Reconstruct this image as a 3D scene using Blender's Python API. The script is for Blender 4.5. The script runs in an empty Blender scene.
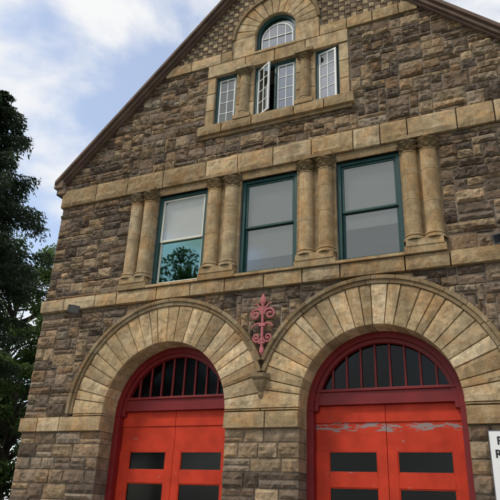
import bpy, math, random
import numpy as np
from mathutils import Matrix, Vector
random.seed(7); np.random.seed(7)
R=random.random
def U(a,b): return a+(b-a)*random.random()
scene=bpy.context.scene
AX=-4.95
# ---------------------------------------------------------------- materials
def newmat(name):
    m=bpy.data.materials.new(name); m.use_nodes=True
    nt=m.node_tree; b=nt.nodes['Principled BSDF']; return m,nt,b
def N(nt,t,**k):
    n=nt.nodes.new(t)
    for a,v in k.items(): setattr(n,a,v)
    return n
def stone_mat(name,bump=0.6,dist=0.02,blotch=(0.62,1.3),stain=0.5,tint=(0.10,0.085,0.07),ochre=0.0,stainlo=.5,grey=0.0):
    m,nt,b=newmat(name); L=nt.links.new
    at=N(nt,'ShaderNodeAttribute',attribute_name='Col')
    tc=N(nt,'ShaderNodeTexCoord')
    n1=N(nt,'ShaderNodeTexNoise'); n1.inputs['Scale'].default_value=4.5; n1.inputs['Detail'].default_value=8; n1.inputs['Roughness'].default_value=.65
    L(tc.outputs['Object'],n1.inputs['Vector'])
    mr=N(nt,'ShaderNodeMapRange'); mr.inputs['From Min'].default_value=.3; mr.inputs['From Max'].default_value=.7
    mr.inputs['To Min'].default_value=blotch[0]; mr.inputs['To Max'].default_value=blotch[1]
    L(n1.outputs['Fac'],mr.inputs['Value'])
    mul=N(nt,'ShaderNodeVectorMath',operation='SCALE'); L(at.outputs['Color'],mul.inputs[0]); L(mr.outputs[0],mul.inputs['Scale'])
    n2=N(nt,'ShaderNodeTexNoise'); n2.inputs['Scale'].default_value=38; n2.inputs['Detail'].default_value=6; n2.inputs['Roughness'].default_value=.7
    L(tc.outputs['Object'],n2.inputs['Vector'])
    mr2=N(nt,'ShaderNodeMapRange'); mr2.inputs['From Min'].default_value=.3; mr2.inputs['From Max'].default_value=.7
    mr2.inputs['To Min'].default_value=.72; mr2.inputs['To Max'].default_value=1.28
    L(n2.outputs['Fac'],mr2.inputs['Value'])
    mul2=N(nt,'ShaderNodeVectorMath',operation='SCALE'); L(mul.outputs[0],mul2.inputs[0]); L(mr2.outputs[0],mul2.inputs['Scale'])
    src=mul2.outputs[0]
    if ochre>0:
        n5=N(nt,'ShaderNodeTexNoise'); n5.inputs['Scale'].default_value=2.3; n5.inputs['Detail'].default_value=7; n5.inputs['Roughness'].default_value=.6; n5.inputs['Distortion'].default_value=.6
        L(tc.outputs['Object'],n5.inputs['Vector'])
        m5=N(nt,'ShaderNodeMapRange'); m5.inputs['From Min'].default_value=.46; m5.inputs['From Max'].default_value=.66; m5.inputs['To Max'].default_value=ochre; L(n5.outputs['Fac'],m5.inputs['Value'])
        x5=N(nt,'ShaderNodeMix',data_type='RGBA',blend_type='MULTIPLY'); L(m5.outputs[0],x5.inputs['Factor']); L(src,x5.inputs['A']); x5.inputs['B'].default_value=(1.0,.70,.42,1); src=x5.outputs['Result']
    if grey>0:
        n6=N(nt,'ShaderNodeTexNoise'); n6.inputs['Scale'].default_value=.9; n6.inputs['Detail'].default_value=9; n6.inputs['Roughness'].default_value=.68
        L(tc.outputs['Object'],n6.inputs['Vector'])
        m6=N(nt,'ShaderNodeMapRange'); m6.inputs['From Min'].default_value=.44; m6.inputs['From Max'].default_value=.68; m6.inputs['To Max'].default_value=grey; L(n6.outputs['Fac'],m6.inputs['Value'])
        x6=N(nt,'ShaderNodeMix',data_type='RGBA',blend_type='MULTIPLY'); L(m6.outputs[0],x6.inputs['Factor']); L(src,x6.inputs['A']); x6.inputs['B'].default_value=(.44,.42,.41,1); src=x6.outputs['Result']
    mp=N(nt,'ShaderNodeMapping'); mp.inputs['Scale'].default_value=(3.2,3.2,.9); L(tc.outputs['Object'],mp.inputs['Vector'])
    n3=N(nt,'ShaderNodeTexNoise'); n3.inputs['Scale'].default_value=1.6; n3.inputs['Detail'].default_value=8; n3.inputs['Roughness'].default_value=.72
    L(mp.outputs[0],n3.inputs['Vector'])
    mr3=N(nt,'ShaderNodeMapRange'); mr3.inputs['From Min'].default_value=stainlo; mr3.inputs['From Max'].default_value=stainlo+.18
    mr3.inputs['To Min'].default_value=0; mr3.inputs['To Max'].default_value=stain
    L(n3.outputs['Fac'],mr3.inputs['Value'])
    mx=N(nt,'ShaderNodeMix',data_type='RGBA'); L(mr3.outputs[0],mx.inputs['Factor']); L(src,mx.inputs['A']); mx.inputs['B'].default_value=(*tint,1)
    L(mx.outputs['Result'],b.inputs['Base Color'])
    b.inputs['Roughness'].default_value=.95; b.inputs['Specular IOR Level'].default_value=.15
    n4=N(nt,'ShaderNodeTexNoise'); n4.inputs['Scale'].default_value=14; n4.inputs['Detail'].default_value=10; n4.inputs['Roughness'].default_value=.7
    L(tc.outputs['Object'],n4.inputs['Vector'])
    bp=N(nt,'ShaderNodeBump'); bp.inputs['Strength'].default_value=bump; bp.inputs['Distance'].default_value=dist
    L(n4.outputs['Fac'],bp.inputs['Height']); L(bp.outputs[0],b.inputs['Normal'])
    return m
def paint_mat(name,col,rough=.45,var=.15,dirt=(.05,.04,.035),dirtamt=.35,bump=.15,spec=.35):
    m,nt,b=newmat(name); L=nt.links.new
    tc=N(nt,'ShaderNodeTexCoord')
    n1=N(nt,'ShaderNodeTexNoise'); n1.inputs['Scale'].default_value=3; n1.inputs['Detail'].default_value=8
    L(tc.outputs['Object'],n1.inputs['Vector'])
    mr=N(nt,'ShaderNodeMapRange'); mr.inputs['From Min'].default_value=.3; mr.inputs['From Max'].default_value=.7
    mr.inputs['To Min'].default_value=1-var; mr.inputs['To Max'].default_value=1+var; L(n1.outputs['Fac'],mr.inputs['Value'])
    sc=N(nt,'ShaderNodeVectorMath',operation='SCALE'); sc.inputs[0].default_value=col; L(mr.outputs[0],sc.inputs['Scale'])
    n2=N(nt,'ShaderNodeTexNoise'); n2.inputs['Scale'].default_value=22; n2.inputs['Detail'].default_value=10; n2.inputs['Roughness'].default_value=.75
    L(tc.outputs['Object'],n2.inputs['Vector'])
    mr2=N(nt,'ShaderNodeMapRange'); mr2.inputs['From Min'].default_value=.56; mr2.inputs['From Max'].default_value=.7; mr2.inputs['To Max'].default_value=dirtamt
    L(n2.outputs['Fac'],mr2.inputs['Value'])
    mx=N(nt,'ShaderNodeMix',data_type='RGBA'); L(mr2.outputs[0],mx.inputs['Factor']); L(sc.outputs[0],mx.inputs['A']); mx.inputs['B'].default_value=(*dirt,1)
    L(mx.outputs['Result'],b.inputs['Base Color']); b.inputs['Roughness'].default_value=rough; b.inputs['Specular IOR Level'].default_value=spec
    if bump>0:
        bp=N(nt,'ShaderNodeBump'); bp.inputs['Strength'].default_value=bump; bp.inputs['Distance'].default_value=.01
        L(n2.outputs['Fac'],bp.inputs['Height']); L(bp.outputs[0],b.inputs['Normal'])
    return m,nt,b,mx,tc
M_rub=stone_mat('rock_faced_stone',.95,.035,(.6,1.35),.5,(.082,.064,.047),.35,.5,.25)
M_trim=stone_mat('dressed_sandstone',.7,.022,(.70,1.22),.55,(.175,.120,.068),.55,.47,.5)
M_mortar=stone_mat('mortar',.5,.01)
M_green=paint_mat('green_paint',(.010,.056,.050),.45)[0]
M_white=paint_mat('white_paint',(.74,.75,.72),.5,.06,(.35,.33,.28))[0]
M_cream=paint_mat('cream_paint',(.66,.65,.55),.5,.06,(.3,.28,.22))[0]
M_dred=paint_mat('crimson_paint',(.19,.012,.013),.45)[0]
M_wood=paint_mat('weathered_brown_wood',(.13,.085,.062),.75,.3,(.05,.034,.026),.6)[0]
M_iron=paint_mat('pink_red_iron_paint',(.44,.145,.15),.75,.2,(.2,.09,.08),.6,spec=.15)[0]
M_grey=paint_mat('grey_metal',(.10,.10,.105),.4)[0]
M_blind=paint_mat('blind_fabric',(.14,.14,.125),.9,.05,dirtamt=0,bump=0)[0]
M_blindw=paint_mat('pale_blind_fabric',(.50,.47,.42),.9,.05,dirtamt=0,bump=0)[0]
M_sign=paint_mat('sign_white',(.78,.78,.76),.4,.03,(.4,.38,.34),.3)[0]
M_black=paint_mat('black_lettering',(.02,.02,.02),.5)[0]
M_red,nt,b,mx0,tc=paint_mat('red_door_paint',(.50,.040,.015),.55,.18,(.22,.025,.015),.5,spec=.2)
L=nt.links.new
sx=N(nt,'ShaderNodeSeparateXYZ'); L(tc.outputs['Object'],sx.inputs[0])
def band(nt,val,c,w):
    s=N(nt,'ShaderNodeMath',operation='SUBTRACT'); s.inputs[1].default_value=c; nt.links.new(val,s.inputs[0])
    a=N(nt,'ShaderNodeMath',operation='ABSOLUTE'); nt.links.new(s.outputs[0],a.inputs[0])
    m=N(nt,'ShaderNodeMapRange'); m.inputs['From Min'].default_value=w; m.inputs['From Max'].default_value=0; nt.links.new(a.outputs[0],m.inputs['Value']); return m.outputs[0]
bb=band(nt,sx.outputs['Z'],3.24,.13)
xr=N(nt,'ShaderNodeMath',operation='GREATER_THAN'); L(sx.outputs['X'],xr.inputs[0]); xr.inputs[1].default_value=0
mm=N(nt,'ShaderNodeMath',operation='MULTIPLY'); L(bb,mm.inputs[0]); L(xr.outputs[0],mm.inputs[1])
mpn=N(nt,'ShaderNodeMapping'); mpn.inputs['Scale'].default_value=(1.6,1,7); L(tc.outputs['Object'],mpn.inputs['Vector'])
pn=N(nt,'ShaderNodeTexNoise'); pn.inputs['Scale'].default_value=1.7; pn.inputs['Detail'].default_value=8; pn.inputs['Roughness'].default_value=.65; L(mpn.outputs[0],pn.inputs['Vector'])
ad=N(nt,'ShaderNodeMath',operation='MULTIPLY_ADD'); L(mm.outputs[0],ad.inputs[0]); ad.inputs[1].default_value=.22; L(pn.outputs['Fac'],ad.inputs[2])
gt=N(nt,'ShaderNodeMapRange'); gt.inputs['From Min'].default_value=.66; gt.inputs['From Max'].default_value=.675; L(ad.outputs[0],gt.inputs['Value'])
mx=N(nt,'ShaderNodeMix',data_type='RGBA'); L(gt.outputs[0],mx.inputs['Factor']); L(mx0.outputs['Result'],mx.inputs['A']); mx.inputs['B'].default_value=(.28,.21,.20,1)
L(mx.outputs['Result'],b.inputs['Base Color'])
def glass_mat(name,tint=(.93,.95,.95),f0=.1,rough=.02,wav=.012,gcol=(.92,.96,.95)):
    m=bpy.data.materials.new(name); m.use_nodes=True; nt=m.node_tree; nt.nodes.clear(); L=nt.links.new
    o=N(nt,'ShaderNodeOutputMaterial'); t=N(nt,'ShaderNodeBsdfTransparent'); t.inputs[0].default_value=(*tint,1)
    g=N(nt,'ShaderNodeBsdfGlossy'); g.inputs['Roughness'].default_value=rough; g.inputs[0].default_value=(*gcol,1)
    lw=N(nt,'ShaderNodeLayerWeight'); lw.inputs['Blend'].default_value=.5
    pw=N(nt,'ShaderNodeMath',operation='POWER'); pw.inputs[1].default_value=4.0; L(lw.outputs['Facing'],pw.inputs[0])
    f=N(nt,'ShaderNodeMath',operation='MULTIPLY_ADD'); f.inputs[1].default_value=1-f0; f.inputs[2].default_value=f0; L(pw.outputs[0],f.inputs[0])
    mx=N(nt,'ShaderNodeMixShader')
    tc=N(nt,'ShaderNodeTexCoord'); n=N(nt,'ShaderNodeTexNoise'); n.inputs['Scale'].default_value=1.1; n.inputs['Detail'].default_value=0; L(tc.outputs['Object'],n.inputs['Vector'])
    bp=N(nt,'ShaderNodeBump'); bp.inputs['Strength'].default_value=wav; bp.inputs['Distance'].default_value=.3; L(n.outputs['Fac'],bp.inputs['Height'])
    L(bp.outputs[0],g.inputs['Normal']); L(f.outputs[0],mx.inputs[0]); L(t.outputs[0],mx.inputs[1]); L(g.outputs[0],mx.inputs[2]); L(mx.outputs[0],o.inputs[0]); return m
M_glass=glass_mat('window_glass',f0=.10)
M_dglass=glass_mat('door_glass',(.10,.10,.095),.02,.10)
M_tglass=glass_mat('tealish_glass',(.40,.66,.58),.20,.02,.02,(.6,.92,.85))
def foliage_mat(name,c1,c2):
    m,nt,b=newmat(name); L=nt.links.new
    at=N(nt,'ShaderNodeAttribute',attribute_name='Col'); 
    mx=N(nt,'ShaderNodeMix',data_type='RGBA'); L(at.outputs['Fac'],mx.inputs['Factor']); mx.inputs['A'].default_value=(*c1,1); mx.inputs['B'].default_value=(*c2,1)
    L(mx.outputs['Result'],b.inputs['Base Color']); b.inputs['Roughness'].default_value=.6; b.inputs['Specular IOR Level'].default_value=.25
    tr=N(nt,'ShaderNodeBsdfTranslucent'); L(mx.outputs['Result'],tr.inputs[0]); ms=N(nt,'ShaderNodeMixShader'); ms.inputs[0].default_value=.4
    L(b.outputs[0],ms.inputs[1]); L(tr.outputs[0],ms.inputs[2]); L(ms.outputs[0],nt.nodes['Material Output'].inputs[0]); return m
M_needle=foliage_mat('spruce_needles',(.012,.026,.012),(.05,.075,.032))
M_leaf=foliage_mat('green_leaves',(.04,.08,.018),(.14,.21,.06))
M_bark=paint_mat('bark',(.05,.038,.03),.95,.3)[0]
def simple_ground(name,c1,c2,scale,rough=.95,bump=.3):
    m,nt,b=newmat(name); L=nt.links.new; tc=N(nt,'ShaderNodeTexCoord')
    n=N(nt,'ShaderNodeTexNoise'); n.inputs['Scale'].default_value=scale; n.inputs['Detail'].default_value=10; n.inputs['Roughness'].default_value=.7; L(tc.outputs['Object'],n.inputs['Vector'])
    mr=N(nt,'ShaderNodeMapRange'); mr.inputs['From Min'].default_value=.35; mr.inputs['From Max'].default_value=.65; L(n.outputs['Fac'],mr.inputs['Value'])
    mx=N(nt,'ShaderNodeMix',data_type='RGBA'); L(mr.outputs[0],mx.inputs['Factor']); mx.inputs['A'].default_value=(*c1,1); mx.inputs['B'].default_value=(*c2,1)
    L(mx.outputs['Result'],b.inputs['Base Color']); b.inputs['Roughness'].default_value=rough
    bp=N(nt,'ShaderNodeBump'); bp.inputs['Strength'].default_value=bump; bp.inputs['Distance'].default_value=.02; L(n.outputs['Fac'],bp.inputs['Height']); L(bp.outputs[0],b.inputs['Normal']); return m
M_grass=simple_ground('grass',(.035,.06,.02),(.07,.10,.035),6)
M_asph=simple_ground('asphalt',(.04,.04,.042),(.06,.06,.06),30)
M_conc=simple_ground('concrete',(.26,.25,.23),(.36,.35,.32),8)
M_roof=simple_ground('slate_roof',(.04,.042,.048),(.08,.08,.088),5)
M_side=simple_ground('side_wall_stone',(.14,.115,.09),(.24,.20,.16),3,.95,.6)
M_linemat=paint_mat('road_paint',(.7,.7,.66),.7)[0]
M_inside=paint_mat('interior_plaster',(.10,.09,.08),.9,dirtamt=0,bump=0)[0]
# ---------------------------------------------------------------- mesh builder
class MB:
    def __init__(s): s.v=[]; s.f=[]; s.c=[]
    def add(s,vs,fs,col=(1,1,1)):
        o=len(s.v); s.v.extend(vs); s.f.extend([tuple(i+o for i in f) for f in fs]); s.c.extend([col]*len(fs))
    def box(s,x0,x1,y0,y1,z0,z1,col=(1,1,1)):
        vs=[(x,y,z) for z in (z0,z1) for y in (y0,y1) for x in (x0,x1)]
        s.add(vs,[(0,2,3,1),(4,5,7,6),(0,1,5,4),(2,6,7,3),(0,4,6,2),(1,3,7,5)],col)
    def prism(s,pts,y0,y1,col=(1,1,1)):
        n=len(pts); vs=[(p[0],y0,p[1]) for p in pts]+[(p[0],y1,p[1]) for p in pts]
        fs=[tuple(range(n)),tuple(range(2*n-1,n-1,-1))]+[(i,i+n,(i+1)%n+n,(i+1)%n) for i in range(n)]
        s.add(vs,fs,col)
    def ring(s,cx,cz,r0,r1,y0,y1,a0=0,a1=math.pi,n=40,col=(1,1,1)):
        vs=[];fs=[]
        for i in range(n+1):
            t=a0+(a1-a0)*i/n; c,sn=math.cos(t),math.sin(t)
            for r,y in ((r0,y0),(r1,y0),(r1,y1),(r0,y1)): vs.append((cx+r*c,y,cz+r*sn))
        for i in range(n):
            for k in range(4):
                fs.append((i*4+k,i*4+(k+1)%4,i*4+4+(k+1)%4,i*4+4+k))
        fs+= [(3,2,1,0),(n*4,n*4+1,n*4+2,n*4+3)]
        s.add(vs,fs,col)
    def lathe(s,cx,cy,prof,seg=24,col=(1,1,1),mod=None):
        vs=[];fs=[]
        for j,(r,z) in enumerate(prof):
            for i in range(seg):
                t=2*math.pi*i/seg; rr=r*(mod(t,j) if mod else 1)
                vs.append((cx+rr*math.cos(t),cy+rr*math.sin(t),z))
        for j in range(len(prof)-1):
            for i in range(seg):
                k=(i+1)%seg; fs.append((j*seg+i,j*seg+k,(j+1)*seg+k,(j+1)*seg+i))
        s.add(vs,fs,col)
    def tube(s,pts,rad,seg=7,col=(1,1,1),flat=1.0):
        P=[Vector(p) for p in pts]; n=len(P); vs=[];fs=[]
        for i,p in enumerate(P):
            d=(P[min(i+1,n-1)]-P[max(i-1,0)]).normalized()
            a=Vector((0,1,0)) if abs(d.y)<.9 else Vector((1,0,0))
            u=d.cross(a).normalized(); w=d.cross(u)
            r=rad(i/(n-1)) if callable(rad) else rad
            for k in range(seg):
                t=2*math.pi*k/seg; vs.append(tuple(p+u*(r*math.cos(t))+w*(r*flat*math.sin(t))))
        for i in range(n-1):
            for k in range(seg):
                q=(k+1)%seg; fs.append((i*seg+k,i*seg+q,i*seg+seg+q,i*seg+seg+k))
        fs+=[tuple(range(seg-1,-1,-1)),tuple(range((n-1)*seg,n*seg))]
        s.add(vs,fs,col)
    def stone(s,fm,w,h,proj,edge,rough,col,back=.02,step=.07,sink=.012):
        nx=max(2,int(w/step)); nz=max(2,int(h/step)); e=.011
        S=[0,e/w]+[i/nx for i in range(1,nx)]+[1-e/w,1]; T=[0,e/h]+[i/nz for i in range(1,nz)]+[1-e/h,1]
        if edge<.9:
            S=[a if (i<2 or i>len(S)-3) else a+U(-.3,.3)/nx for i,a in enumerate(S)]
            T=[a if (i<2 or i>len(T)-3) else a+U(-.3,.3)/nz for i,a in enumerate(T)]
        ns,nt_=len(S),len(T); vs=[];fs=[]
        gx,gz=U(-.3,.3)*rough,U(-.3,.3)*rough
        for j,t in enumerate(T):
            for i,q in enumerate(S):
                x,z=fm(q,t)
                if i in(0,ns-1) or j in(0,nt_-1): y=sink
                elif i in(1,ns-2) or j in(1,nt_-2): y=-proj*(edge+U(-.2,.2)*rough)
                else: y=-proj*(1+rough*U(-.45,.3)+gx*(q-.5)*2+gz*(t-.5)*2)
                vs.append((x,y,z))
        for j in range(nt_-1):
            for i in range(ns-1):
                a,b_,c_,d_=j*ns+i,j*ns+i+1,(j+1)*ns+i+1,(j+1)*ns+i
                if edge<.9 and R()<.5: fs.append((a,b_,c_)); fs.append((a,c_,d_))
                elif edge<.9: fs.append((a,b_,d_)); fs.append((b_,c_,d_))
                else: fs.append((a,b_,c_,d_))
        ringi=[i for i in range(ns)]+[j*ns+ns-1 for j in range(1,nt_)]+[(nt_-1)*ns+i for i in range(ns-2,-1,-1)]+[j*ns for j in range(nt_-2,0,-1)]
        o=len(vs)
        for i in ringi: vs.append((vs[i][0],back+.012,vs[i][2]))
        m=len(ringi)
        for k in range(m):
            k2=(k+1)%m; fs.append((ringi[k2],ringi[k],o+k,o+k2))
        s.add(vs,fs,col)
    def obj(s,name,mat,parent=None,bevel=0,smooth=False):
        me=bpy.data.meshes.new(name); me.from_pydata(s.v,[],s.f)
        at=me.attributes.new('Col','FLOAT_COLOR','FACE')
        a=np.ones((len(s.f),4),dtype=np.float32); a[:,:3]=np.array(s.c,dtype=np.float32); at.data.foreach_set('color',a.ravel())
        me.materials.append(mat); me.update()
        if smooth: me.polygons.foreach_set('use_smooth',[True]*len(s.f))
        ob=bpy.data.objects.new(name,me); scene.collection.objects.link(ob)
        if parent: ob.parent=parent
        if bevel:
            md=ob.modifiers.new('bevel','BEVEL'); md.width=bevel; md.segments=2; md.limit_method='ANGLE'
        return ob
def empty(name,loc=(0,0,0)):
    e=bpy.data.objects.new(name,None); e.location=loc; scene.collection.objects.link(e); return e
FS=empty('fire_station',(AX,0,0))
RC=[(.235,.170,.115),(.31,.228,.145),(.175,.132,.095),(.27,.205,.140),(.40,.295,.185),(.235,.180,.130),(.195,.152,.115),(.35,.26,.16),(.29,.235,.170),(.13,.10,.075),(.26,.175,.105)]
def rubcol(k=1.0):
    c=random.choice(RC); f=U(.8,1.2)*k; t=U(.97,1.03); return (c[0]*f*t,c[1]*f,c[2]*f/t)
TC=[(.56,.43,.255),(.50,.37,.205),(.62,.49,.305),(.54,.405,.23),(.46,.34,.19)]
def trimcol(k=1.0):
    c=random.choice(TC); f=U(.86,1.1)*k; return tuple(a*f for a in c)
def rect(x0,x1,z0,z1,g=.006):
    x0+=g;x1-=g;z0+=g;z1-=g
    return lambda s,t:(x0+(x1-x0)*s,z0+(z1-z0)*t)
DC=2.4; SP=3.55; RI=1.57; RV=2.43; RM=2.6; BK=.62
GC=.08; LS=13.68; RX=.25; RAKE=16.98
def rz(a): return RAKE-abs(a-RX)
def wall_mesh():
    cu=bpy.data.curves.new('w','CURVE'); cu.dimensions='2D'; cu.fill_mode='BOTH'; cu.extrude=.4
    def sp(pts):
        s=cu.splines.new('POLY'); s.points.add(len(pts)-1)
        for p,q in zip(s.points,pts): p.co=(q[0],q[1],0,1)
        s.use_cyclic_u=True
    arc=lambda cx,cz,r,n=36:[(cx-r*math.cos(math.pi*i/n),cz+r*math.sin(math.pi*i/n)) for i in range(n+1)]
    r=RI+.03
    out=[(-6.37,0),(-DC-r,0)]+arc(-DC,SP,r)+[(-DC+r,0),(DC-r,0)]+arc(DC,SP,r)+[(DC+r,0),(6.37,0),(6.37,rz(6.37)-.1),(RX,RAKE-.1),(-6.37,rz(-6.37)-.1)]
    sp(out)
    for c in(-DC,0,DC): sp([(c-.725,6.5),(c+.725,6.5),(c+.725,9.1),(c-.725,9.1)])
    for a,b_ in((-1.74,-1.12),(-.58,.58),(1.12,1.74)): sp([(GC+a,10.92),(GC+b_,10.92),(GC+b_,12.58),(GC+a,12.58)])
    sp([(GC-.58,13.06)]+arc(GC,LS,.58,20)+[(GC+.58,13.06)])
    ob=bpy.data.objects.new('w',cu); scene.collection.objects.link(ob)
    ob.rotation_euler=(math.pi/2,0,0); bpy.context.view_layer.update()
    me=bpy.data.meshes.new_from_object(ob.evaluated_get(bpy.context.evaluated_depsgraph_get()))
    me.transform(Matrix.Translation((0,.4,0))@Matrix.Rotation(math.pi/2,4,'X'))
    bpy.data.objects.remove(ob)
    at=me.attributes.new('Col','FLOAT_COLOR','FACE'); n=len(me.polygons)
    at.data.foreach_set('color',np.tile(np.array([.27,.22,.165,1],dtype=np.float32),n))
    me.materials.clear(); me.materials.append(M_mortar)
    w=bpy.data.objects.new('front_wall',me); scene.collection.objects.link(w); w.parent=FS
wall_mesh()
rub=MB()
def inzone(a,z):
    if z>rz(a)-.2: return False
    for c in(-DC,DC):
        if math.hypot(a-c,z-SP)<RM-.07: return False
    if abs(a)<3.95 and 6.5<z<9.3: return False
    if abs(a-GC)<2.0 and z>10.6: return False
    return True
def fill(z0,z1):
    zs=[z0]
    while zs[-1]<z1-.05: zs.append(zs[-1]+U(.06,.13))
    k=(z1-z0)/(zs[-1]-z0); zs=[z0+(q-z0)*k for q in zs]; nz=len(zs)-1
    nx=200; dx=12.74/nx
    occ=[[not inzone(-6.37+(i+.5)*dx,(zs[j]+zs[j+1])/2) for i in range(nx)] for j in range(nz)]
    ph=U(0,6)
    for j in range(nz):
        for i in range(nx):
            if occ[j][i]: continue
            h=random.choices([1,2,3,4],[.28,.44,.22,.06])[0]
            w=int(random.choice([3,4,4,5,6,7,8,9,11,15]) if h<3 else random.choice([4,5,6,8,9,11]))
            if h==1: w+=2
            h=min(h,nz-j)
            k=0
            while k<w and i+k<nx and not occ[j][i+k]: k+=1
            w2=k; kk=k
            while i+kk<nx and not occ[j][i+kk] and kk<w+3: kk+=1
            if kk-k in(1,2) and (i+kk>=nx or occ[j][i+kk]): w2=kk
            hh=1
            while hh<h and all(not occ[j+hh][i+q] for q in range(w2)): hh+=1
            for q in range(w2):
                for p in range(hh): occ[j+p][i+q]=True
            x0=-6.37+i*dx; za=zs[j]; W=w2*dx; H=zs[j+hh]-za
            j0,j1,j2,j3,j4=[U(-.016,.016) for _ in range(5)]; g=U(.003,.010)
            b0=0 if j==0 or j+hh>=nz else 1
            ph1,ph2=U(0,6),U(0,6)
            def fm(s,t):
                x=x0+g+(W-2*g)*s+j0*t*(1 if x0>-6.3 else 0)+.004*math.sin(9*t+ph1)*b0
                zz=za+g+(H-2*g)*t+(j1*(1-s)+j2*s)*(1-t)*.7+(j3*(1-s)+j4*s)*t*.5+.005*math.sin(x*13+ph2)*b0
                # courses are not dead level
                return (x,zz+b0*.012*math.sin(x*1.7+ph+za))
            rub.stone(fm,W,H,U(.025,.09),.40,1.1,rubcol(1.0),step=.055)
fill(SP-.05,6.17); fill(6.5,9.3); fill(9.85,13.0)
z=0.0; hs=[.42,.34,.3,.36,.28,.33,.3,.26,.3,.27]
sc=3.16/sum(hs)
for h in hs:
    h*=sc
    for (a,b_) in((-6.37,-DC-RI),(-DC+RI,DC-RI),(DC+RI,6.37)):
        x=a
        while x<b_-.01:
            w=U(.3,.75)
            if b_-(x+w)<.28: w=b_-x
            if R()<.25 and w>.4:
                zm=z+h*U(.4,.6)
                rub.stone(rect(x,x+w,z,zm),w,zm-z,U(.04,.08),.45,1,rubcol(1.03),back=BK); rub.stone(rect(x,x+w,zm,z+h),w,z+h-zm,U(.04,.08),.45,1,rubcol(1.03),back=BK)
            else: rub.stone(rect(x,x+w,z,z+h),w,h,U(.045,.09),.45,1.0,rubcol(1.03),back=BK)
            x+=w
    z+=h
rub.obj('rock_faced_masonry',M_rub,FS)
# ---------------------------------------------------------------- dressed stone
tr=MB()
def blocks(x0,x1,z0,z1,proj,lmin=.8,lmax=1.5,rough=.12,k=1.0,back=.02,edge=.92):
    x=x0
    while x<x1-.01:
        w=U(lmin,lmax)
        if x1-(x+w)<lmin*.6: w=x1-x
        tr.stone(rect(x,x+w,z0,z1,.003),w,z1-z0,proj,edge,rough,trimcol(k*U(.86,1.08)),back=back,step=.10); x+=w
blocks(-6.40,6.40,9.30,9.85,.13,.5,1.3,k=.95,rough=.3,edge=.8)
blocks(-6.40,6.40,6.17,6.50,.15,.6,1.4,k=.86,rough=.2,edge=.88)
for a,b_ in((-6.40,-DC-RI),(-DC+RI,DC-RI),(DC+RI,6.40)): blocks(a,b_,3.16,3.50,.13,.5,1.0,k=.88,back=BK,edge=.88)
e1=RAKE-.2-13.2
blocks(-e1+RX,GC-1.25,13.0,13.35,.09,.5,1.0,k=.95,rough=.3,edge=.85); blocks(GC+1.25,e1+RX,13.0,13.35,.09,.5,1.0,k=.95,rough=.3,edge=.85)
for c in(-DC,DC):
    n=24; ed=[math.pi*i/n for i in range(n+1)]
    ed=[a+(U(-.028,.028) if 0<i<n else 0) for i,a in enumerate(ed)]
    for i in range(n):
        a0=ed[i]+.0012; a1=ed[i+1]-.0012
        def fm(s,t):
            t_=a1+(a0-a1)*s; r=RI+(RV-RI)*t; return (c+r*math.cos(t_),SP+r*math.sin(t_))
        cc=trimcol(U(.76,1.12)); q=R()
        if q<.15: cc=tuple(a*.78 for a in cc)
        elif q<.35: cc=(cc[0]*1.05,cc[1]*1.07,cc[2]*1.1)
        tr.stone(fm,(a1-a0)*2,RV-RI,U(.10,.115),.88,.30,cc,back=BK,step=.08,sink=-.06)
    for sgn in(-1,1):
        xa,xb=sorted((c+sgn*RI,c+sgn*RV))
        if c<0: xb=min(xb,-.005)
        else: xa=max(xa,.005)
        tr.stone(rect(xa,xb,3.50,SP,.002),.8,.05,.10,.9,.1,trimcol(.9),back=BK)
hm=MB()
for c in(-DC,DC):
    for r0,r1,y0 in((RV,RV+.09,-.13),(RV+.085,RM,-.17)):
        lim=math.acos(min(1,(DC)/r1))
        if c<0: a0,a1=lim,math.pi
        else: a0,a1=0,math.pi-lim
        n=14
        for i in range(n):
            p0=a0+(a1-a0)*i/n+.001; p1=a0+(a1-a0)*(i+1)/n-.001
            hm.ring(c,SP,r0,r1,y0+U(-.004,.004),.01,p0,p1,5,trimcol(.58))
hm.obj('hood_mouldings',M_trim,FS,bevel=.012)
cb=MB()
cb.lathe(0,-.05,[(.0,3.72),(.05,3.74),(.08,3.82),(.07,3.88),(.13,3.98),(.17,4.08),(.16,4.13),(.22,4.17),(.22,4.25),(.0,4.26)],24,trimcol(.5),lambda t,j:1+.08*math.cos(6*t))
cb.obj('arch_corbel',M_trim,FS,smooth=False)
def pier(x0,x1):
    tr.stone(rect(x0,x1,6.78,9.30,.002),x1-x0,2.5,.02,.95,.1,trimcol(.8),back=.25,step=.3)
    tr.box(x0-.0,x1+.0,-.20,.25,6.503,6.66,trimcol(.82))
    tr.box(x0+.04,x1-.04,-.215,.25,6.66,6.80,trimcol(.88))
cols=MB()
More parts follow.
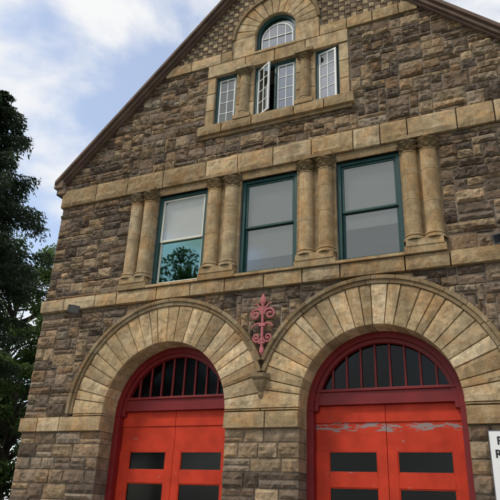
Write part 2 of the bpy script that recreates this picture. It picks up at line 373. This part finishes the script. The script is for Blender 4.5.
def column(cx,r,z0,z1,capz,y=-.03,k=1.0):
    c=trimcol(k)
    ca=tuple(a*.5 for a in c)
    cols.lathe(cx,y,[(r*1.32,z0),(r*1.35,z0+.03),(r*1.3,z0+.06),(r*1.1,z0+.07),(r*1.08,z0+.095),(r*1.2,z0+.11),(r*1.18,z0+.14),(r*1.0,z0+.16),(r*1.0,z0+.17)],28,c)
    zs=[z0+.17,z0+.17+(z1-z0)*U(.3,.45),z0+.17+(z1-z0)*U(.6,.75),z1-.03]
    for q in range(3):
        f=U(.88,1.08); cq=tuple(a*f for a in c)
        cols.lathe(cx,y,[(r*.99,zs[q]+.001),(r,zs[q]+.005),(r*.985,zs[q+1]-.005),(r*.975,zs[q+1]-.001)],32,cq)
    cols.lathe(cx,y,[(r*.96,z1-.03),(r*1.06,z1-.02),(r*1.08,z1),(r*.95,z1+.02)],28,c)
    h=capz-z1; seg=40
    prof=[(.95,.06),(1.15,.12),(1.02,.2),(1.12,.3),(1.28,.4),(1.08,.46),(1.18,.58),(1.45,.7),(1.25,.78),(1.3,.88)]
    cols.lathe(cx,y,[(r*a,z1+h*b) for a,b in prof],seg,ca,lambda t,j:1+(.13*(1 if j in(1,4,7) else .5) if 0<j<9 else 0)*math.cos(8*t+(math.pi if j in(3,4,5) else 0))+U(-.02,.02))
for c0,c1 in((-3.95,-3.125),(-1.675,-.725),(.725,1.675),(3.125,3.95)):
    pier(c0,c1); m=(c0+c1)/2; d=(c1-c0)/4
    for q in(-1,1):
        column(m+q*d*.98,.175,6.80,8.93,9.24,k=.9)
    tr.box(c0+.02,c1-.02,-.245,.05,9.215,9.298,trimcol(.6))
for c in(-DC,0,DC): tr.box(c-.72,c+.72,-.04,.3,9.10,9.297,trimcol(.55))
for c in(-DC,0,DC): tr.box(c-.722,c+.722,-.19,.2,6.502,6.56,trimcol(.95))
def gx(a): return GC+a
for a,b_ in((-2.0,-1.74),(-1.12,-.58),(.58,1.12),(1.74,2.0)):
    zz=10.92
    for k in range(3):
        tr.stone(rect(gx(a),gx(b_),zz,zz+.553,.003),b_-a,.55,.05 if abs(a)>1.5 or b_>1.5 else .015,.95,.15,trimcol(.9),back=.3,step=.15); zz+=.553
for q in(-.85,.85): column(gx(q),.13,11.02,12.30,12.52,-.03,.85)
for q in(-.85,.85):
    tr.box(gx(q)-.24,gx(q)+.24,-.2,.05,10.90,11.02,trimcol(.85)); tr.box(gx(q)-.25,gx(q)+.25,-.2,.05,12.52,12.62,trimcol(.7))
for a,b_ in((-2.0,-.86),(-.86,.0),(.0,.86),(.86,2.0)): tr.stone(rect(gx(a),gx(b_),12.585,13.0,.003),b_-a,.4,.08,.96,.2,trimcol(.95),back=.3,step=.12)
tr.box(gx(-.6),gx(.6),-.10,.25,12.99,13.06,trimcol(.9))
blocks(gx(-2.12),gx(2.12),10.62,10.92,.19,.7,1.2,k=.78)
tr.box(gx(-2.05),gx(2.05),-.10,.02,10.54,10.63,trimcol(.6))
for sgn in(-1,1):
    xa,xb=sorted((GC+sgn*.58,GC+sgn*1.25)); tr.stone(rect(xa,xb,13.0,LS,.003),.67,.6,.08,.96,.2,trimcol(.95),back=.3,step=.12)
n=13
for i in range(n):
    a0=math.pi*i/n+.003; a1=math.pi*(i+1)/n-.003
    def fm(s,t):
        th=a1+(a0-a1)*s; r=.58+.62*t; return (GC+r*math.cos(th),LS+r*math.sin(th))
    tr.stone(fm,.22,.62,.08,.9,.3,trimcol(U(.82,1.05)),back=.3,step=.10,sink=-.04)
gh=MB(); gh.ring(GC,LS,1.20,1.29,-.12,.01,n=40,col=trimcol(.65)); gh.obj('lunette_hood_moulding',M_trim,FS,bevel=.01)
tr.obj('dressed_stone_trim',M_trim,FS)
cols.obj('window_columns',M_trim,FS)
ck=MB(); s_=.155; j=0; z=13.352
while z<RAKE-.3:
    i0=int((RAKE-z)/s_)+3
    for i in range(-i0,i0+1):
        x=i*s_; cx,cz=x+s_/2,z+s_/2
        if cz>rz(cx)-.26: continue
        if math.hypot(cx-GC,cz-LS)<1.28 or (abs(cx-GC)<1.25 and cz<LS+.05): continue
        dk=(i+j)%2; f=U(.8,1.15)
        col=tuple(a*f for a in ((.19,.14,.10) if dk else (.44,.34,.21)))
        ck.stone(rect(x,x+s_,z,z+s_,.006),s_,s_,.03 if dk else .055,.7,.5,col,step=.08)
    z+=s_; j+=1
ck.obj('chequered_masonry',M_rub,FS)
# ---------------------------------------------------------------- raking cornice, roof, side walls
bg=MB(); EW=6.48
for sg in(-1,1):
    lim=(EW+RX) if sg<0 else (EW+.1-RX)
    def strip(t0,t1,y0,y1,ex,col):
        A=lim+ex
        p=[(0,RAKE-t1),(0,RAKE-t0),(A,RAKE-t0-A),(A,RAKE-t1-A)]
        p=[(RX+sg*x,z) for x,z in p]
        if sg>0: p=p[::-1]
        bg.prism(p[::-1],y0,y1,col)
    strip(0,.12,-.30,.0,.12,(1,1,1)); strip(.122,.25,-.22,.0,.06,(1,1,1)); strip(.252,.32,-.14,.0,.0,(1,1,1))
bg.obj('raking_cornice',M_wood,FS,bevel=.01)
kn=MB()
for sg in(-1,1):
    zt=rz(sg*6.45)-.12
    a,b_=sorted((sg*6.36,sg*6.66)); kn.box(a,b_,-.24,.35,zt-.24,zt,(.30,.24,.18)); a,b_=sorted((sg*6.30,sg*6.54)); kn.box(a,b_,-.17,.30,zt-.42,zt-.242,(.32,.26,.19))
kn.obj('kneeler_stones',M_trim,FS,bevel=.02)
rf=MB()
for sg in(-1,1):
    A=(6.75+RX) if sg<0 else (6.75-RX)
    p=[(0,RAKE-.13),(0,RAKE+.03),(A,RAKE+.03-A),(A,RAKE-.13-A)]; p=[(RX+sg*x,z) for x,z in p]
    rf.prism(p,.003,22)
rf.obj('roof',M_roof,FS)
sw=MB()
sw.box(-6.37,-5.9,.8,22,0,10.2); sw.box(5.9,6.37,.8,22,0,10.4)
sw.prism([(-5.9,0),(5.9,0),(5.9,11.0),(RX,16.7),(-5.9,10.6)],21.5,22)
sw.obj('side_and_rear_walls',M_side,FS)
fl=MB(); fl.box(-5.9,5.9,.82,21.4,5.6,5.9); fl.box(-5.9,5.9,.82,21.4,9.9,10.1); fl.obj('interior_floors',M_inside,FS)
# ---------------------------------------------------------------- windows
gr=MB(); wh=MB(); cr=MB(); gl=MB(); tg=MB(); bl=MB(); blw=MB(); dr=MB(); rd=MB(); dg=MB()
def frame(mb,x0,x1,z0,z1,y0,y1,w,wb=None):
    wb=wb or w
    mb.box(x0,x0+w,y0,y1,z0,z1); mb.box(x1-w,x1,y0,y1,z0,z1)
    mb.box(x0+w,x1-w,y0+.002,y1-.002,z1-w,z1); mb.box(x0+w,x1-w,y0+.002,y1-.002,z0,z0+wb)
def sash(c,z0,z1,fm_,glu,gll,bm,bz):
    frame(gr,c-.715,c+.715,z0,z1,.06,.22,.085)
    x0,x1=c-.628,c+.628; za,zb=z0+.087,z1-.087; zm=(za+zb)/2
    frame(fm_,x0,x1,zm-.03,zb,.10,.14,.055); frame(fm_,x0,x1,za,zm+.03,.143,.185,.055,.08)
    glu.box(x0+.05,x1-.05,.118,.122,zm,zb-.05); gll.box(x0+.05,x1-.05,.162,.166,za+.06,zm)
    bm.box(x0-.02,x1+.02,.20,.205,bz,zb); bm.box(x0,x1,.195,.21,bz-.03,bz)
sash(-DC,6.56,9.10,cr,gl,tg,blw,7.75)
sash(0,6.56,9.10,gr,gl,gl,bl,7.05)
sash(DC,6.56,9.10,gr,gl,gl,bl,7.45)
def casement(mb,g,x0,x1,z0,z1,y,cn,rn):
    frame(mb,x0,x1,z0,z1,y,y+.045,.05)
    for i in range(1,cn):
        x=x0+.05+(x1-x0-.1)*i/cn; mb.box(x-.011,x+.011,y+.006,y+.036,z0+.05,z1-.05)
    for i in range(1,rn):
        z=z0+.05+(z1-z0-.1)*i/rn; mb.box(x0+.05,x1-.05,y+.008,y+.034,z-.011,z+.011)
    g.box(x0+.045,x1-.045,y+.02,y+.024,z0+.045,z1-.045)
for a,b_ in((-1.74,-1.12),(-.58,.58),(1.12,1.74)): frame(gr,gx(a)+.003,gx(b_)-.003,10.925,12.575,.04,.20,.055)
gr.box(gx(-.03),gx(.03),.042,.19,10.98,12.52)
casement(wh,gl,gx(-1.68),gx(-1.18),10.985,12.515,.08,2,4)
casement(wh,gl,gx(.035),gx(.52),10.985,12.515,.08,2,4)
def open_casement(name,hx,ang,w):
    e=empty(name,(hx,.06,0)); e.parent=FS; e.rotation_euler=(0,0,ang)
    a=MB(); g=MB(); casement(a,g,0,w,10.985,12.515,0,2,4); a.obj(name+'_sash',M_white,e,bevel=.004); g.obj(name+'_glass',M_glass,e)
open_casement('open_casement',gx(-.52),math.radians(-30),.485)
open_casement('ajar_casement',gx(1.18),math.radians(-12),.50)
gr.ring(GC,LS,.50,.577,.05,.2,n=30); gr.box(GC-.577,GC+.577,.052,.2,13.062,13.13)
for sg in(-1,1):
    a,b_=sorted((GC+sg*.50,GC+sg*.577)); gr.box(a,b_,.051,.2,13.13,LS)
wh.ring(GC,LS-.12,.43,.47,.09,.13,n=30); wh.box(GC-.47,GC+.47,.09,.13,13.135,13.18)
for sg in(-1,1):
    a,b_=sorted((GC+sg*.43,GC+sg*.47)); wh.box(a,b_,.091,.129,13.18,LS-.12)
for x in(-.24,0,.24): wh.box(GC+x-.012,GC+x+.012,.095,.125,13.18,LS-.12+math.sqrt(.44**2-x*x))
wh.box(GC-.44,GC+.44,.085,.122,LS-.12,LS-.09)
gl.prism([(GC-.52,13.12),(GC+.52,13.12)]+[(GC+.52*math.cos(math.pi*i/20),LS+.52*math.sin(math.pi*i/20)) for i in range(21)],.108,.112)
# ---------------------------------------------------------------- doors
for c in(-DC,DC):
    Y=.45
    dr.ring(c,SP,1.44,RI+.02,Y-.03,.74,n=48); dr.ring(c,SP,1.35,1.441,Y+.03,.70,n=48)
    for sg in(-1,1):
        a,b_=sorted((c+sg*1.44,c+sg*(RI+.02))); dr.box(a,b_,Y-.03,.74,0,SP)
    Y=.56
    dr.box(c-1.44,c+1.44,Y-.06,Y+.14,3.67,3.93); dr.box(c-1.40,c+1.40,Y-.10,Y+.1,3.93,3.985)
    n=9
    for i in range(1,n):
        x=-1.35+2.7*i/n
        if abs(x)<1.28: dr.box(c+x-.022,c+x+.022,Y+.0,Y+.07,3.98,SP+math.sqrt(1.37**2-x*x))
    dg.prism([(c+1.40*math.cos(t),SP+1.40*math.sin(t)) for t in [math.asin(.28)+(math.pi-2*math.asin(.28))*i/30 for i in range(31)]],Y+.045,Y+.05)
    Y=.60
    zr=[(3.33,3.667),(2.78,3.33),(2.11,2.38),(1.44,1.71),(.77,1.04),(0.02,.30)]
    for (sa,sb) in((-1.44,-.004),(.004,1.44)):
        rd.box(c+sa,c+sb,Y,Y+.06,3.33,3.667)
        rd.box(c+sa+.0,c+sb-.0,Y+.022,Y+.06,2.78,3.33)
        L0,L1=(sa,sa+.27) if sa<-1 else (sa,sa+.19)
        R0,R1=(sb-.19,sb) if sa<-1 else (sb-.22,sb)
        rd.box(c+L0,c+L1,Y+.003,Y+.06,.02,2.78); rd.box(c+R0,c+R1,Y+.003,Y+.06,.02,2.78)
        for (za,zb) in zr[2:]: rd.box(c+L1,c+R0,Y+.006,Y+.058,za,zb)
        for (za,zb) in((2.38,2.78),(1.71,2.11),(1.04,1.44)):
            dg.box(c+L1-.01,c+R0+.01,Y+.035,Y+.04,za-.01,zb+.01)
            frame(rd,c+L1,c+R0,za,zb,Y+.015,Y+.034,.022)
        rd.box(c+L1,c+R0,Y+.03,Y+.045,.30,.77)
for mb,nm,mt,bv in((gr,'green_window_frames',M_green,.006),(wh,'white_sashes',M_white,.004),(cr,'cream_sash',M_cream,.005),(gl,'window_glass',M_glass,0),(tg,'lower_pane_glass',M_tglass,0),
    (bl,'window_blinds',M_blind,0),(blw,'pale_blind',M_blindw,0),(dr,'crimson_door_frames',M_dred,.008),(rd,'red_doors',M_red,.007),(dg,'door_glass',M_dglass,0)):
    mb.obj(nm,mt,FS,bevel=bv)
# ---------------------------------------------------------------- ornamental anchor
an=MB()
def sc_(cx,cz,sg,up,R0,turns=1.35,r=.028):
    pts=[]
    for i in range(26):
        t=i/25; th=math.pi*2*turns*t; rr=R0*(1-.78*t)
        pts.append((sg*(cx-rr*math.cos(th)),0,cz+up*rr*math.sin(th)))
    an.tube(pts,lambda s:r*(1-.25*s),8,flat=.8); 
    e=pts[-1]; an.lathe(e[0],e[1],[(.0,e[2]-.04),(.035,e[2]-.02),(.042,e[2]),(.035,e[2]+.02),(0,e[2]+.04)],10)
an.tube([(0,0,-.62),(0,0,.5)],.032,8)
an.tube([(0,0,.42),(0,0,.5),(0,0,.58),(0,0,.70)],lambda s:[.03,.075,.06,.006][min(3,int(round(s*3)))],8,flat=.5)
an.tube([(0,0,-.70),(0,0,-.62),(0,0,-.55),(0,0,-.48)],lambda s:[.006,.06,.055,.03][min(3,int(round(s*3)))],8,flat=.6)
for sg in(-1,1):
    sc_(.165,.22,sg,1,.14); sc_(.13,-.30,sg,-1,.11,1.3,.024)
    an.tube([(0,0,-.05),(sg*.08,0,.02),(sg*.18,0,.0),(sg*.25,0,-.06)],lambda s:.032*(1-.5*s),8,flat=.7)
    an.tube([(0,0,.30),(sg*.09,0,.40),(sg*.15,0,.47),(sg*.20,0,.45)],lambda s:.028*(1-.5*s),8,flat=.7)
an.box(-.075,.075,-.035,.035,-.05,.01); an.box(-.07,.07,-.034,.034,-.44,-.40); an.box(-.02,.02,0,.14,.1,.14); an.box(-.02,.02,0,.14,-.3,-.26)
o=an.obj('ornamental_wall_anchor',M_iron,None,smooth=False); o.location=(AX+.0,-.12,5.33)
# ---------------------------------------------------------------- flood lights
def flood(x,z,ang):
    e=empty('floodlight',(x,-.08,z))
    m=MB()
    m.box(-.05,.05,-.12,.07,-.06,.06); m.tube([(0,-.1,0),(0,-.22,.02),(0,-.36,.0)],.018,8)
    m.obj('bracket',M_grey,e,bevel=.006)
    h=MB()
    f=[(-.17,-.60,-.10),(.17,-.60,-.10),(.17,-.60,.12),(-.17,-.60,.12)]; bk=[(-.10,-.32,-.05),(.10,-.32,-.05),(.10,-.32,.09),(-.10,-.32,.09)]
    h.add(f+bk,[(0,1,5,4),(1,2,6,5),(2,3,7,6),(3,0,4,7),(4,5,6,7)]); frame(h,-.19,.19,-.12,.14,-.63,-.595,.03)
    h.obj('housing',M_grey,e,bevel=.006)
    g=MB(); g.box(-.165,.165,-.612,-.606,-.095,.115); g.obj('lens',M_glass,e)
    e.rotation_euler=(math.radians(ang[0]),0,math.radians(ang[1])); e.scale=(.75,.75,.75)
flood(-10.35,6.28,(25,50)); flood(.17,6.66,(25,-25))
# ---------------------------------------------------------------- wall sign
sg_=empty('wall_sign',(-.64,-.13,1.6))
m=MB(); m.box(0,.62,-.01,.012,0,1.44); m.obj('board',M_sign,sg_,bevel=.004)
frame_=MB(); frame(frame_,-.012,.632,-.012,1.452,-.016,.02,.014); frame_.obj('edge_trim',M_grey,sg_)
for k,t in enumerate(['P','RE','N','P','EX','B']):
    cu=bpy.data.curves.new('lettering','FONT'); cu.body=t; cu.size=.18; cu.extrude=.002; cu.offset=.005
    ob=bpy.data.objects.new('lettering',cu); scene.collection.objects.link(ob); ob.parent=sg_; ob.rotation_euler=(math.pi/2,0,0)
    ob.location=(.12 if len(t)==1 else .07,-.0125,1.22-.215*k); cu.materials.append(M_black)
# ---------------------------------------------------------------- foliage
def quads_obj(name,C,Uv,Vv,col,mat,parent):
    n=len(C); v=np.empty((n,4,3)); v[:,0]=C-Uv-Vv*.2; v[:,1]=C-Vv; v[:,2]=C+Uv+Vv*.2; v[:,3]=C+Vv
    me=bpy.data.meshes.new(name); me.from_pydata(v.reshape(-1,3).tolist(),[],np.arange(n*4).reshape(n,4).tolist())
    at=me.attributes.new('Col','FLOAT_COLOR','FACE'); a=np.ones((n,4),dtype=np.float32); a[:,:3]=np.clip(col,0,1)[:,None]; at.data.foreach_set('color',a.ravel())
    me.materials.append(mat); ob=bpy.data.objects.new(name,me); scene.collection.objects.link(ob); ob.parent=parent; return ob
def unit(a): return a/np.maximum(np.linalg.norm(a,axis=1,keepdims=True),1e-6)
def spruce(loc,H,RB,z0=1.5,seed=1,nb=200):
    rng=np.random.default_rng(seed); e=empty('spruce_tree',loc)
    t=MB(); t.tube([(0,0,0),(.1,0,H*.3),(.0,.1,H*.65),(0,0,H)],lambda s:.32*(1-s)+.02,10)
    C=[];A=[];B=[];K=[]
    for i in range(nb):
        f=(i+.5)/nb; z=z0+(H-z0)*(f**1.05); g=(z-z0)/(H-z0)
        L_=RB*min(1,.55+g*1.8)*(1-g)**.62*rng.uniform(.5,1.2)+.3; az=i*2.399+rng.uniform(-.4,.4)
        d=np.array([math.cos(az),math.sin(az),0]); p=np.array([-d[1],d[0],0])
        rise=rng.uniform(.0,.35) if z>H*.5 else rng.uniform(-.1,.2)
        m=int(16+L_*9); s=np.linspace(.12,1,m)
        pos=np.array([0,0,z])+np.outer(s*L_,d)+np.outer(rise*s*L_-.42*L_*s**2+.18*L_*s**4,[0,0,1])
        t.tube([tuple(pos[k]) for k in (0,m//3,2*m//3,m-1)],lambda q:.035*(1-q)+.008,5)
        for k in range(m):
            q=rng.integers(13,19); wl=.55*(1-s[k]*.65)*min(1,L_/2.5)+.10
            off=rng.uniform(-1,1,q)*wl; dr_=-np.abs(off)*.35-rng.uniform(0,1,q)**2*.65*min(1,L_/2)
            c=pos[k]+np.outer(off,p)+np.outer(rng.uniform(-.12,.12,q)-np.abs(off)*-.3,d)+np.outer(dr_,[0,0,1])
            C.append(c)
            v=np.outer(np.sign(off)*.5,p)+np.outer(np.full(q,.4),d)+rng.normal(0,.35,(q,3)); v[:,2]-=.6
            v=unit(v)*rng.uniform(.08,.16,(q,1)); u=unit(np.cross(v,rng.normal(0,1,(q,3))))*rng.uniform(.018,.04,(q,1))
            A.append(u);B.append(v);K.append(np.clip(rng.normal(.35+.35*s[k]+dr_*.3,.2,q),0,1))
    t.obj('trunk_and_limbs',M_bark,e)
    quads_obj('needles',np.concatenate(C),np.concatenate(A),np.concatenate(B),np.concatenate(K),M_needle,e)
def leafy(loc,H,RC_,seed,base=2.5,ncl=85,nl=330,ls=.12):
    rng=np.random.default_rng(seed); e=empty('deciduous_tree',loc); t=MB()
    t.tube([(0,0,0),(.15,.1,H*.25),(.0,.2,H*.5),(.2,0,H*.85)],lambda s:.34*(1-s)+.05,10)
    C=[];A=[];B=[];K=[]
    hz=(H-base)/2; cz=base+hz
    for i in range(ncl):
        v=rng.normal(0,1,3); v/=np.linalg.norm(v); r=rng.uniform(.35,1)**.5
        c=np.array([v[0]*RC_*r,v[1]*RC_*r,cz+v[2]*hz*r*.95]); cr_=rng.uniform(.5,1.15)*RC_/4.2
        a=np.array([0,.15,max(base*.7,min(c[2]-RC_*.5*r,H*.75))])
        md=(a+c)/2+rng.normal(0,.25,3)
        t.tube([tuple(a),tuple(md),tuple(c)],lambda q:.07*(1-q)+.010,5)
        n=nl; w=rng.normal(0,1,(n,3)); w=unit(w)*(rng.uniform(0,1,(n,1))**.45)*cr_; w[:,2]*=.7
        C.append(c+w); vv=unit(rng.normal(0,1,(n,3)))*rng.uniform(.6,1.2,(n,1))*ls; uu=unit(np.cross(vv,rng.normal(0,1,(n,3))))*rng.uniform(.4,.7,(n,1))*ls
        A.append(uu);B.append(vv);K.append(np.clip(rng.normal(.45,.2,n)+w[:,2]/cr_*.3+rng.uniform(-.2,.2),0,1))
    t.obj('trunk_and_limbs',M_bark,e)
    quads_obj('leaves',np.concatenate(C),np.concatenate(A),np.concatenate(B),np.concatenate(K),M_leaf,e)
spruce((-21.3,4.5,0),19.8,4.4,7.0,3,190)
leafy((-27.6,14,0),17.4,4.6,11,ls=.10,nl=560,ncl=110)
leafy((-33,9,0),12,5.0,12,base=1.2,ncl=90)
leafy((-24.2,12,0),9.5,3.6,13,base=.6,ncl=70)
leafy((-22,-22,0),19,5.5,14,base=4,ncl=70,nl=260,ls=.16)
# ---------------------------------------------------------------- ground, road, pavement
def sheet(name,x0,x1,y0,y1,z,mat):
    m=MB(); m.add([(x0,y0,z),(x1,y0,z),(x1,y1,z),(x0,y1,z)],[(0,1,2,3)]); return m.obj(name,mat)
sheet('ground',-900,900,-900,900,0,M_grass)
sheet('road',-400,400,-20,-7.2,.004,M_asph)
m=MB(); m.box(-400,400,-7.2,-7.03,0,.13); m.obj('kerb',M_conc,bevel=.015)
m=MB(); m.box(-60,60,-7.028,-.12,0,.12); m.obj('pavement',M_conc)
m=MB()
for i in range(-20,20): m.add([(i*6,-13.7,.008),(i*6+3,-13.7,.008),(i*6+3,-13.55,.008),(i*6,-13.55,.008)],[(0,1,2,3)])
m.obj('road_markings',M_linemat)
# ---------------------------------------------------------------- sky & sun
w=bpy.data.worlds.new("World"); scene.world=w; w.use_nodes=True; nt=w.node_tree; L=nt.links.new
bgn=nt.nodes['Background']; bgn.inputs['Strength'].default_value=.122
sky=N(nt,'ShaderNodeTexSky',sky_type='NISHITA'); sky.sun_disc=False
EL,AZ=math.radians(52),math.radians(218)
sky.sun_elevation=EL; sky.sun_rotation=AZ; sky.dust_density=1.0
br=N(nt,'ShaderNodeVectorMath',operation='SCALE'); L(sky.outputs[0],br.inputs[0]); br.inputs['Scale'].default_value=2.0
tc=N(nt,'ShaderNodeTexCoord'); mp=N(nt,'ShaderNodeMapping'); mp.inputs['Scale'].default_value=(1,1,1.8); mp.inputs['Location'].default_value=(.35,.1,.2); L(tc.outputs['Generated'],mp.inputs['Vector'])
cn=N(nt,'ShaderNodeTexNoise'); cn.inputs['Scale'].default_value=3.6; cn.inputs['Detail'].default_value=9; cn.inputs['Roughness'].default_value=.5; cn.inputs['Distortion'].default_value=.3; L(mp.outputs[0],cn.inputs['Vector'])
mr=N(nt,'ShaderNodeMapRange'); mr.interpolation_type='SMOOTHSTEP'; mr.inputs['From Min'].default_value=.39; mr.inputs['From Max'].default_value=.57; mr.inputs['To Min'].default_value=.26; mr.inputs['To Max'].default_value=1.0; L(cn.outputs['Fac'],mr.inputs['Value'])
mx=N(nt,'ShaderNodeMix',data_type='RGBA'); L(mr.outputs[0],mx.inputs['Factor']); L(br.outputs[0],mx.inputs['A']); mx.inputs['B'].default_value=(7.7,7.75,7.8,1)
L(mx.outputs['Result'],bgn.inputs['Color'])
sun=bpy.data.lights.new('sun','SUN'); sun.energy=1.9; sun.angle=math.radians(10); sun.color=(1,.90,.76)
so=bpy.data.objects.new('sun',sun); scene.collection.objects.link(so)
dv=Vector((math.sin(AZ)*math.cos(EL),math.cos(AZ)*math.cos(EL),math.sin(EL)))
so.rotation_euler=dv.to_track_quat('Z','Y').to_euler()
# ---------------------------------------------------------------- camera
Vp=Vector((58,-1350)); Hp=Vector((-1400,202)); f=math.sqrt(-Vp.dot(Hp))
up=Vector((Vp.x,Vp.y,f)).normalized(); rt=-Vector((Hp.x,Hp.y,f)).normalized(); fy=up.cross(rt)
right=Vector((rt.x,fy.x,up.x)); down=Vector((rt.y,fy.y,up.y)); fwd=Vector((rt.z,fy.z,up.z))
cam=bpy.data.cameras.new('camera'); co=bpy.data.objects.new('camera',cam); scene.collection.objects.link(co)
mt=Matrix((right,-down,-fwd)).transposed().to_4x4(); mt.translation=(0,-11.5,1.6); co.matrix_world=mt
cam.sensor_width=36; cam.lens=f/500*36; cam.clip_end=3000; cam.clip_start=.05
scene.camera=co
scene.view_settings.view_transform='Standard'; scene.view_settings.look='None'; scene.view_settings.exposure=0
